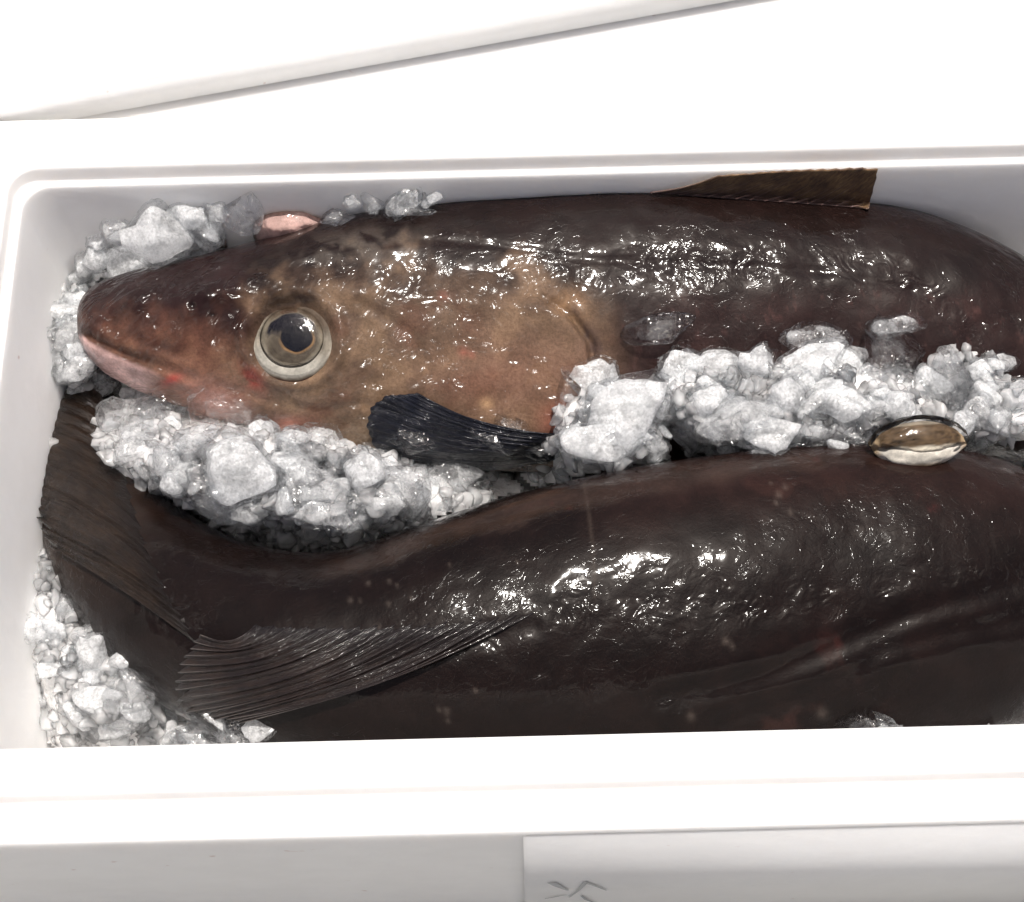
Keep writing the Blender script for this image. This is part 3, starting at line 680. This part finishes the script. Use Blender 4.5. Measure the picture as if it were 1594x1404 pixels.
def dome(name, c, ax, ay, az, rx, ry, rz, mat, parent, lim=math.pi / 2, n=20, m=48):
    p = []; f = []
    for i in range(n + 1):
        th = lim * i / n
        for j in range(m):
            a = 2 * math.pi * j / m; p.append(c + ax * rx * math.sin(th) * math.cos(a) + ay * ry * math.sin(th) * math.sin(a) + az * rz * math.cos(th))
    for i in range(n):
        for j in range(m): f.append((i * m + j, (i + 1) * m + j, (i + 1) * m + (j + 1) % m, i * m + (j + 1) % m))
    me = mesh_from(name, p, f); return child(name, me, mat, parent) if mat else me
dome('cornea', c0 + ez * 0.02 * RX, ex, ey, ez, 0.74 * RX, 0.71 * RX, 0.16 * RX, M_cor, eye)

M_eye_dull = mat_wet('eye_tissue_dull', (1, 1, 1), 0.6, 0.0, 0.0002, 500, attr='pigment')
def bulge_eye(parent, px, py, z, rxp, ryp, rot, colf, label, cover=True, dz=0.9, shift=0.001):
    c = P(px, py, z); k = scale_at(c); x = RT * math.cos(R_(rot)) - UP * math.sin(R_(rot)); y = UP * math.cos(R_(rot)) + RT * math.sin(R_(rot))
    n, m_ = 40, 64; p = []; cl = []; f = []
    for i in range(n + 1):
        th = math.pi * i / n
        for j in range(m_):
            a = 2 * math.pi * j / m_; q = (math.sin(th) * math.cos(a), math.cos(th), math.sin(th) * math.sin(a))
            pin = 1.0 - 0.18 * abs(q[0]) ** 3; wv = 1 + 0.05 * mnoise.noise(Vector((q[0] * 3, q[1] * 3, q[2] * 3 + px)))
            p.append(c + (x * q[0] * rxp * k * 1.04 + y * q[1] * ryp * k * pin + V * q[2] * ryp * k * dz * pin) * wv); cl.append(colf(q[0], q[1], q[2]))
    for i in range(n):
        for j in range(m_): f.append((i * m_ + j, i * m_ + (j + 1) % m_, (i + 1) * m_ + (j + 1) % m_, (i + 1) * m_ + j))
    me = mesh_from('eye', p, f); set_col(me, 'pigment', np.array(cl)); o = child('eye', me, M_eye_dull, parent); o['label'] = label
    if cover:
        p2 = [c + (np.array(q) - c) * 1.07 + UP * shift for q in p]; child('cornea', mesh_from('cornea', p2, f), M_cor, o)
    return o
def far_col(x, y, z):
    t = mnoise.noise(Vector((x * 3, y * 3, z * 3))); c = np.array([0.46, 0.32, 0.30]) * (1 + .35 * t)
    w = float(sstep(0.25, 0.8, y + 0.2 * t)); return c * (1 - w) + np.array([0.22, 0.17, 0.13]) * w
bulge_eye(fish1, 450, 354, 0.104, 54, 40, -6, far_col, 'far eye bulging pink above the head', True)
def pearl_col(x, y, z):
    t = mnoise.noise(Vector((x * 4, y * 4, z * 4))); c = np.array([0.66, 0.62, 0.54]) * (1 + .35 * t)
    if y > 0.5: c = np.array([0.24, 0.21, 0.17]) * (1 + .5 * t)
    t3 = mnoise.noise(Vector((x * 11, y * 11, z * 11))); w = float(sstep(-0.18, -0.02, y + 0.10 * t) * sstep(0.88, 0.80, y)); c = c * (1 - w) + np.array([0.085, 0.058, 0.036]) * (1 + .7 * t + .9 * t3) * w
    w = float(sstep(-0.75, -0.95, y)); c = c * (1 - w) + np.array([0.25, 0.17, 0.10]) * w
    w = float(sstep(0.80, 0.95, abs(x) + 0.05 * t)); return c * (1 - w) + np.array([0.40, 0.30, 0.19]) * w
hh = hit(1430, 716, (1,)); zz = hh[0][2] if hh else 0.09
bulge_eye(fish2, 1430, 692, zz + 0.004, 70, 36, -4, pearl_col, 'bulging eye seen edge on, brown above pearly white', True, 0.75, 0.0022)

# skin flap by the far nostril of the brown fish
fl_v = []; fl_f = []
for i in range(9):
    for j in range(5):
        t = i / 8; s = j / 4 - .5; q = P(306 + 48 * t, 366 + 12 * t + 20 * s * math.sin(math.pi * (0.15 + 0.8 * t)), 0.088); fl_v.append(q + V * 0.004 * math.cos(s * 3))
for i in range(8):
    for j in range(4): fl_f.append((i * 5 + j, (i + 1) * 5 + j, (i + 1) * 5 + j + 1, i * 5 + j + 1))
fm = mesh_from('nostril_flap', fl_v, fl_f); fo = child('nostril_flap', fm, mat_wet('flap_skin', (0.10, 0.05, 0.04)), fish1); fo.modifiers.new('t', 'SOLIDIFY').thickness = 0.002

# ------------------------------------------------------------------ ice
def ico(sub):
    bm = bmesh.new(); bmesh.ops.create_icosphere(bm, subdivisions=sub, radius=1.0); bm.verts.ensure_lookup_table()
    v = np.array([q.co[:] for q in bm.verts]); f = np.array([[q.index for q in fc_.verts] for fc_ in bm.faces]); bm.free(); return v, f
IV5, IF5 = ico(5); IV2, IF2 = ico(2); IV3, IF3 = ico(3)
def ice_shape(v, rg, planes, d0, d1, rough, lumps=0.12):
    v = v.copy()
    for _ in range(planes):
        n = rg.normal(size=3); n /= np.linalg.norm(n); d = rg.uniform(d0, d1)
        s = v @ n; k = np.clip(s - d, 0, None); v -= np.outer(k * 0.96, n)
    o = rg.uniform(0, 50, 3)
    if lumps or rough:
        for i in range(len(v)):
            q = Vector(v[i]); L = mnoise.noise(q * 1.6 + Vector(o)) * lumps + mnoise.fractal(q * 6.0 + Vector(o), 0.8, 2.1, 3) * rough
            v[i] *= 1 + L
    ext = np.abs(v).max(axis=0); return v / ext
PROTO = {}
def proto(kind, mk, i):
    key = (kind, mk, i)
    if key not in PROTO:
        rg = np.random.default_rng(100 + i * 7 + {'b': 1, 'r': 2, 'g': 3}[kind])
        vv = {'b': lambda: ice_shape(IV5, rg, 9, .34, .74, .010, .05),      # broken block
              'r': lambda: ice_shape(IV5, rg, 5, .50, .85, .012, .12),      # melted, rounded
              'g': lambda: ice_shape(IV5, rg, 15, .36, .76, .040, .22)}[kind]()   # granular clump
        cmat, cs = CORE[mk]
        cv = ice_shape(IV3 * 0.98, np.random.default_rng(900 + i * 5 + ord(kind)), 5, .5, .85, .05, .3) * 0.5 + ice_shape(IV3, np.random.default_rng(100 + i * 7 + {'b': 1, 'r': 2, 'g': 3}[kind]), 0, .5, .8, 0, 0) * 0.5
        lim = np.array([np.abs(vv).max()]); dirs = cv / np.linalg.norm(cv, axis=1)[:, None]
        # keep the core inside the shell: nearest shell radius in each direction
        near = np.argmax(dirs @ (vv / np.linalg.norm(vv, axis=1)[:, None]).T, axis=1); cv = dirs * (np.linalg.norm(vv[near], axis=1) * cs * np.clip(np.linalg.norm(cv, axis=1), .75, 1.0))[:, None]
        me = mesh_from('ice_chunk', np.concatenate([vv, cv]), np.concatenate([IF5, IF3 + len(vv)])); me.materials.append(ICE[mk]); me.materials.append(cmat)
        me.polygons.foreach_set('material_index', [0] * len(IF5) + [1] * len(IF3)); me.polygons.foreach_set('use_smooth', [True] * len(me.polygons)); PROTO[key] = me
    return PROTO[key]
def fill_z(px, py):
    """top of the loose ice between and around the fish"""
    z = 0.018
    def reg(cx, cy, rx, ry, zz, rot=0):
        nonlocal z
        w = float(blob(np.array(px), np.array(py), cx, cy, rx, ry, rot)); z = max(z, 0.018 + (zz - 0.018) * min(1.0, 1.5 * w))
    reg(420, 740, 280, 80, 0.108, 10); reg(950, 660, 110, 90, 0.112); reg(1230, 625, 290, 80, 0.118); reg(1500, 600, 90, 90, 0.105)
    reg(260, 380, 170, 70, 0.085, -20); reg(520, 320, 160, 25, 0.08); reg(110, 520, 70, 90, 0.078); reg(170, 1040, 110, 110, 0.075, 40); reg(1350, 1140, 80, 50, 0.09)
    reg(1560, 640, 120, 50, 0.105); reg(1480, 1160, 160, 40, 0.08)
    reg(330, 1150, 90, 40, 0.07); reg(60, 760, 40, 240, 0.065); reg(90, 960, 50, 140, 0.07)
    return z
chunk_n = [0]
def surface_point(px, py):
    h = hit(px, py); zf = fill_z(px, py); pf = P(px, py, zf)
    if h is None: return pf
    p = np.array(h[0]); return p if depth(p) < depth(pf) else pf
xmin, xmax = BX - HX + 0.006, BX + HX - 0.006; ymin, ymax = BY - HY + 0.006, BY + HY - 0.006
def chunk(px, py, rx, ry, rot, kind, mk, label, group='ice chunks around the fish', sink=0.25, flat=0.8, idx=None):
    p = surface_point(px, py); k = scale_at(p); rz = flat * min(rx, ry) * k
    c = p + V * rz * (1 - 2 * sink)
    rx *= 1.1; ry *= 1.1; lim = ymax - 0.55 * ry * k
    if c[1] > lim: d = c - CAM; c = CAM + d * ((lim - CAM[1]) / d[1])
    i = chunk_n[0] % 9 if idx is None else idx; chunk_n[0] += 1
    o = bpy.data.objects.new('ice_chunk', proto(kind, mk, i)); C.objects.link(o)
    a = R_(-rot); X = RT * math.cos(a) + UP * math.sin(a); Y = UP * math.cos(a) - RT * math.sin(a)
    mw = Matrix.Identity(4)
    for q in range(3): mw[q][0] = X[q] * rx * k; mw[q][1] = Y[q] * ry * k; mw[q][2] = V[q] * rz; mw[q][3] = c[q]
    o.matrix_world = mw
    e = max(rx, ry) * k * 0.9
    o.location.x = min(max(o.location.x, xmin + e * .75), xmax - e * .75); o.location.y = min(max(o.location.y, ymin + e * .6), ymax - e * .6)
    tag(o, label, 'ice', group); return o

NOTABLE = [
 # below the brown fish's jaw
 (190, 655, 62, 48, 20, 'g', 'c', 'glassy clear ice lump under the tip of the pink jaw'),
 (255, 648, 44, 38, -10, 'g', 'c', 'crinkled clear ice lump beside the pink lower lip'),
 (222, 628, 44, 30, 15, 'g', 'm', 'cloudy ice lump covering the lower edge of the pink jaw'),
 (296, 644, 40, 28, 10, 'b', 'c', 'clear ice piece between the pink jaw and the smooth plate'),
 (162, 606, 32, 26, 10, 'b', 'm', 'cloudy ice piece under the very tip of the snout'),
 (252, 634, 36, 28, 20, 'g', 'w', 'white ice lump right of the ice on the pink jaw'),
 (402, 672, 30, 24, -10, 'b', 'w', 'white angular ice piece below the smooth plate, right side'),
 (462, 728, 44, 34, 10, 'b', 'w', 'blocky white ice piece below the small cloudy cube'),
 (358, 642, 60, 44, 18, 'r', 'c', 'smooth rounded clear ice plate leaning on the cheek below the red spot'),
 (300, 692, 44, 38, 0, 'g', 'm', 'cloudy ice lump left of the big white chunk under the jaw'),
 (372, 735, 78, 66, 25, 'g', 'w', 'big white ice chunk below the smooth clear plate'),
 (318, 772, 56, 36, 30, 'b', 'c', 'clear sharp-edged ice slab at the lower left of the ice row'),
 (425, 676, 15, 21, -15, 'r', 'c', 'small clear drop of ice right of the smooth plate'),
 (457, 694, 32, 30, 5, 'b', 'm', 'small cube of cloudy ice under the eye'),
 (512, 692, 33, 40, -20, 'b', 'm', 'pyramid of cloudy ice left of the dark pectoral fin'),
 (490, 752, 58, 46, 0, 'g', 'm', 'grey lumpy ice chunk below the ice pyramid'),
 (498, 798, 62, 27, 0, 'g', 'm', 'flat granular ice clump along the bottom of the ice row'),
 (562, 738, 42, 36, -20, 'b', 'w', 'white ice block below the tip of the dark pectoral fin'),
 (616, 756, 52, 54, 0, 'b', 'm', 'square greyish ice block left of the long tapered ice piece'),
 (692, 738, 78, 38, -16, 'r', 'm', 'long tapered ice piece pointing right, below the dark fin'),
 (612, 796, 46, 20, -5, 'g', 'c', 'sparkling clear ice sliver under the square block'),
 (440, 832, 36, 17, -15, 'r', 'c', 'flat clear ice melting on the black fish below the white chunk'),
 (484, 826, 24, 19, 0, 'r', 'c', 'clear round ice drop on the black fish, lowest of the ice row'),
 (634, 676, 46, 28, 10, 'g', 'c', 'clear knobbly ice lying on the dark pectoral fin'),
 (590, 700, 34, 22, 0, 'g', 'm', 'small cloudy ice clump at the blunt end of the dark fin'),
 (762, 682, 40, 21, 15, 'b', 'c', 'thin clear ice shard across the middle of the dark fin'),
 (792, 660, 36, 13, 22, 'b', 'c', 'narrow grey ice splinter on the upper edge of the dark fin'),
 (694, 786, 17, 9, -10, 'r', 'c', 'small melting drop below the long tapered ice piece'),
 # middle pile
 (926, 580, 50, 42, 8, 'b', 'w', 'white ice block at the top left of the middle pile'),
 (880, 612, 20, 32, 20, 'b', 'c', 'clear ice flake leaning on the gill cover edge'),
 (972, 640, 60, 70, 15, 'g', 'w', 'tall white ice chunk in the middle of the middle pile'),
 (950, 694, 82, 36, 8, 'b', 'w', 'ridged white ice slab at the foot of the middle pile'),
 (836, 692, 44, 28, 0, 'g', 'c', 'grey clear ice clump right of the dark pectoral fin'),
 (1066, 672, 25, 34, -8, 'r', 'c', 'clear teardrop of ice standing between the two white piles'),
 # right pile
 (1055, 575, 44, 42, 0, 'g', 'w', 'white granular ice clump at the left end of the right pile'),
 (1108, 572, 62, 46, 0, 'g', 'w', 'large white ice chunk on top of the right pile'),
 (1095, 626, 44, 40, 10, 'g', 'w', 'cloudy white ice lump right above the clear teardrop'),
 (1150, 648, 82, 42, -8, 'r', 'm', 'broad smooth grey ice slab at the foot of the right pile'),
 (1182, 572, 42, 36, 0, 'g', 'w', 'white ice knob near the middle of the right pile'),
 (1212, 614, 42, 34, 25, 'b', 'w', 'frosty ice block in the middle of the right pile'),
 (1268, 570, 62, 38, -10, 'b', 'w', 'angular white ice block under the thin clear plate'),
 (1300, 622, 56, 40, 0, 'g', 'w', 'white ice lump near the right end of the right pile'),
 (1372, 556, 60, 64, -10, 'b', 'c', 'big see-through ice block at the right of the right pile'),
 (1265, 526, 54, 26, -8, 'b', 'm', 'thin clear ice plate against the brown flank'),
 (1382, 510, 54, 18, -8, 'b', 'm', 'clear ice plate topping the see-through block'),
 (1345, 640, 58, 30, 10, 'g', 'm', 'cloudy ice clump just left of the bulging eye'),
 (1258, 676, 62, 18, -4, 'r', 'c', 'flat clear ice along the back of the black fish'),
 (1468, 592, 40, 46, 20, 'b', 'c', 'dark clear ice block above the bulging eye'),
 (1482, 625, 20, 20, 0, 'b', 'm', 'small bluish ice piece just above the bulging eye'),
 (1030, 516, 60, 26, -6, 'b', 'c', 'clear ice wedge lying on the brown flank behind the gill cover'),
 (1110, 690, 60, 22, 2, 'b', 'm', 'low ice ridge right of the clear teardrop, on the black fish'),
 (1190, 688, 40, 20, -6, 'g', 'w', 'frosty ice lump at the foot of the broad grey slab'),
 (1320, 676, 40, 24, 4, 'b', 'm', 'cloudy ice piece on the back of the black fish, left of its eye'),
 (1020, 700, 30, 26, 10, 'g', 'm', 'small cloudy ice lump right of the ridged slab'),
 # behind the head
 (372, 334, 34, 34, -25, 'b', 'c', 'glassy ice shard beside the pink far eye'),
 (325, 352, 26, 36, 0, 'b', 'c', 'upright clear ice plate left of the glassy shard'),
 (262, 362, 72, 50, -20, 'g', 'w', 'large frosty ice lump behind the snout'),
 (300, 392, 58, 28, -18, 'g', 'm', 'cloudy ice lump touching the top of the snout'),
 (205, 408, 46, 40, -30, 'g', 'w', 'white ice lump above the tip of the snout'),
 (520, 330, 30, 15, -8, 'g', 'c', 'small clear ice lump right behind the far eye'),
 (640, 316, 36, 13, -6, 'g', 'c', 'low clear ice ridge behind the back of the brown fish'),
 (108, 530, 42, 46, 0, 'g', 'm', 'cloudy ice lump in front of the snout tip'),
 # lower left
 (205, 1082, 38, 42, 0, 'r', 'c', 'clear ball of ice at the lower left of the box'),
 (255, 1110, 26, 24, 0, 'b', 'm', 'small grey ice cube beside the clear ice ball'),
 (318, 1142, 48, 30, 8, 'b', 'c', 'clear ice block under the folded fin at the near rim'),
 (150, 1020, 36, 40, 20, 'g', 'w', 'white ice lump outside the curl of the black fish'),
 (1345, 1136, 46, 30, -5, 'r', 'c', 'rippled clear ice lump at the near rim on the right'),
]
for a in NOTABLE: chunk(*a)

USED = set()
def scatter(n, cx, cy, rx, ry, s0, s1, label, group, mats='wmmc', kinds='gbb', rot=0, seed=0, sink=0.3):
    rr = random.Random(seed)
    ANCH = [('the snout tip', 140, 490), ('the round eye', 455, 525), ('the pink far eye', 450, 345), ('the pink jaw', 230, 600), ('the smooth clear ice plate', 358, 642), ('the big white ice chunk', 372, 735),
            ('the ice pyramid', 512, 692), ('the dark pectoral fin', 720, 660), ('the long tapered ice piece', 692, 738), ('the gill cover edge', 905, 560), ('the ridged ice slab', 950, 694),
            ('the clear ice teardrop', 1066, 672), ('the broad grey ice slab', 1150, 648), ('the thin clear plate', 1265, 520), ('the see-through ice block', 1372, 556), ('the bulging eye', 1430, 690),
            ('the brown dorsal fin', 1300, 290), ('the dorsal fin tip', 1365, 262), ('the rippled clear lump', 1345, 1136), ('the lower left box corner', 60, 1150), ('the folded lower fin', 300, 1060),
            ('the rust-brown rear fin', 90, 740), ('the clear ice ball', 205, 1082), ('the photo\'s right edge', 1594, 640), ('the black fish head', 1560, 900), ('the white block', 926, 580)]
    def describe(px, py, r, kd, mk):
        for an in sorted(ANCH, key=lambda a: math.hypot(a[1] - px, a[2] - py))[:8]:
            t = describe_by(px, py, r, kd, mk, an)
            if t not in USED: break
        USED.add(t); return t
    def describe_by(px, py, r, kd, mk, an):
        nm, ax, ay = an; dx, dy = px - ax, py - ay; d = math.hypot(dx, dy)
        a8 = ['right of', 'lower right of', 'below', 'lower left of', 'left of', 'upper left of', 'above', 'upper right of'][int(round(math.degrees(math.atan2(dy, dx)) / 45)) % 8]
        size = 'tiny' if r < 17 else 'small' if r < 22 else 'middling' if r < 27 else 'large'
        far = 'against' if d < 22 else 'close' if d < 55 else 'some way'
        return size + ' ' + {'w': 'white', 'm': 'cloudy', 'c': 'clear'}[mk] + ' ' + {'g': 'rough', 'b': 'angular', 'r': 'rounded'}[kd] + ' ice piece ' + ('just ' + a8 if far == 'against' else far + ' ' + a8) + ' ' + nm
    for i in range(n):
        for _ in range(20):
            a, b = rr.uniform(-1, 1), rr.uniform(-1, 1)
            if a * a + b * b < 1: break
        c, s = math.cos(R_(rot)), math.sin(R_(rot)); px = cx + a * rx * c - b * ry * s; py = cy + a * rx * s + b * ry * c
        r = rr.uniform(s0, s1); kd = rr.choice(kinds); mk = rr.choice(mats); chunk(px, py, r * rr.uniform(.9, 1.4), r * rr.uniform(.7, 1.0), rr.uniform(-60, 60), kd, mk, describe(px, py, r, kd, mk), group, sink)
scatter(34, 430, 735, 235, 66, 20, 38, 'small rough ice piece in the row under the jaw', 'small ice in the row under the jaw', rot=12, seed=1)
scatter(22, 960, 650, 80, 80, 14, 27, 'small rough ice piece in the middle pile', 'small ice in the middle pile', seed=2)
scatter(40, 1230, 615, 240, 66, 18, 37, 'small rough ice piece in the right pile', 'small ice in the right pile', 'wwmc', seed=3)
scatter(12, 1180, 696, 190, 12, 13, 22, 'small ice piece along the foot of the right pile, on the black fish', 'small ice at the foot of the right pile', 'wmc', rot=-3, seed=12, sink=0.15)
scatter(18, 232, 372, 140, 34, 14, 30, 'rough ice piece heaped behind the snout', 'small ice behind the snout', 'wm', rot=-24, seed=4)
scatter(9, 600, 316, 80, 8, 12, 20, 'small ice piece behind the back of the brown fish', 'small ice behind the back', 'mc', rot=-6, seed=5)
scatter(9, 320, 1140, 90, 26, 16, 28, '', 'ice under the folded lower fin', 'wmc', seed=13)
scatter(16, 1545, 625, 70, 60, 16, 32, '', 'ice right of the bulging eye', 'wwmc', seed=9)
scatter(10, 1440, 1150, 130, 16, 16, 28, '', 'ice along the near rim on the right', 'wmc', seed=10)
scatter(18, 90, 540, 45, 110, 16, 32, 'rough ice piece between the snout and the left wall', 'ice along the left wall', 'wm', seed=6)
scatter(17, 130, 1040, 60, 130, 16, 34, 'rough ice piece outside the curl of the black fish', 'ice in the lower left corner', 'wwm', rot=-35, seed=7)

# loose crushed ice filling the gaps: nobody could count it
small = [ice_shape(IV3, np.random.default_rng(500 + i), 10, .28, .72, .05, .2) for i in range(14)]
gv = []; gf = []; off = 0; cnt = 0
r3 = np.random.default_rng(21)
def granule(c, r):
    global off
    s = small[r3.integers(14)]; q = r3.normal(size=(3, 3)); q, _ = np.linalg.qr(q)
    gv.append((s * (r * r3.uniform(.6, 1.2, 3))) @ q + c); gf.append(IF3 + off); off += len(s)
# bed on the floor of the box
for _ in range(2000):
    x = r3.uniform(xmin - .004, xmax + .004); y = r3.uniform(ymin - .004, ymax + .004); granule(np.array([x, y, r3.uniform(.003, .014)]), r3.uniform(.004, .009))
# heaps
tries = 0
while cnt < 1200 and tries < 30000:
    tries += 1
    px, py = r3.uniform(20, 1590), r3.uniform(262, 1165)
    zf = fill_z(px, py)
    if zf < 0.035: continue
    h = hit(px, py); p = P(px, py, zf)
    if h is not None and depth(h[0]) < depth(p) - 0.004: continue
    if not (xmin < p[0] < xmax and ymin < p[1] < ymax): continue
    cnt += 1
    granule(p + V * r3.uniform(-.006, .0015), r3.uniform(.0030, .0068))
# packed wet slush under the loose pieces: a lumpy closed sheet that dives under the fish at its edges
STEP = 5; gxs = np.arange(-40, 1860, STEP); gys = np.arange(262, 1178, STEP); hid = -np.ones((len(gys), len(gxs)), int); sv = []
for a, py in enumerate(gys):
    for b, px in enumerate(gxs):
        zf = fill_z(px, py)
        if zf < 0.030: continue
        q = P(px, py, zf - 0.003); n = mnoise.fractal(Vector(q) * 85, 0.8, 2.0, 3)
        q = P(px, py, zf - 0.0045 + 0.0042 * n)
        if not (xmin - .003 < q[0] < xmax and ymin - .003 < q[1] < ymax + .003): continue
        h = hit(px, py)
        if h is not None and depth(h[0]) < depth(q) - 0.005: continue
        hid[a, b] = len(sv); sv.append(q)
sf = []
for a in range(len(gys) - 1):
    for b in range(len(gxs) - 1):
        k = (hid[a, b], hid[a + 1, b], hid[a + 1, b + 1], hid[a, b + 1])
        if min(k) >= 0: sf.append(k)
nsv = len(sv)
allv = np.concatenate(gv + [np.array(sv)]); me = bpy.data.meshes.new('crushed_ice')
me.from_pydata(allv.tolist(), [], np.concatenate(gf).tolist() + [tuple(int(x) + off for x in k) for k in sf]); me.update()
me.materials.append(M_crushed); me.materials.append(M_slush)
me.polygons.foreach_set('material_index', [0] * sum(len(x) for x in gf) + [1] * len(sf))
ci = obj('crushed_ice', me, M_crushed); tag(ci, 'loose crushed ice filling the gaps around the fish', 'ice', kind='stuff')
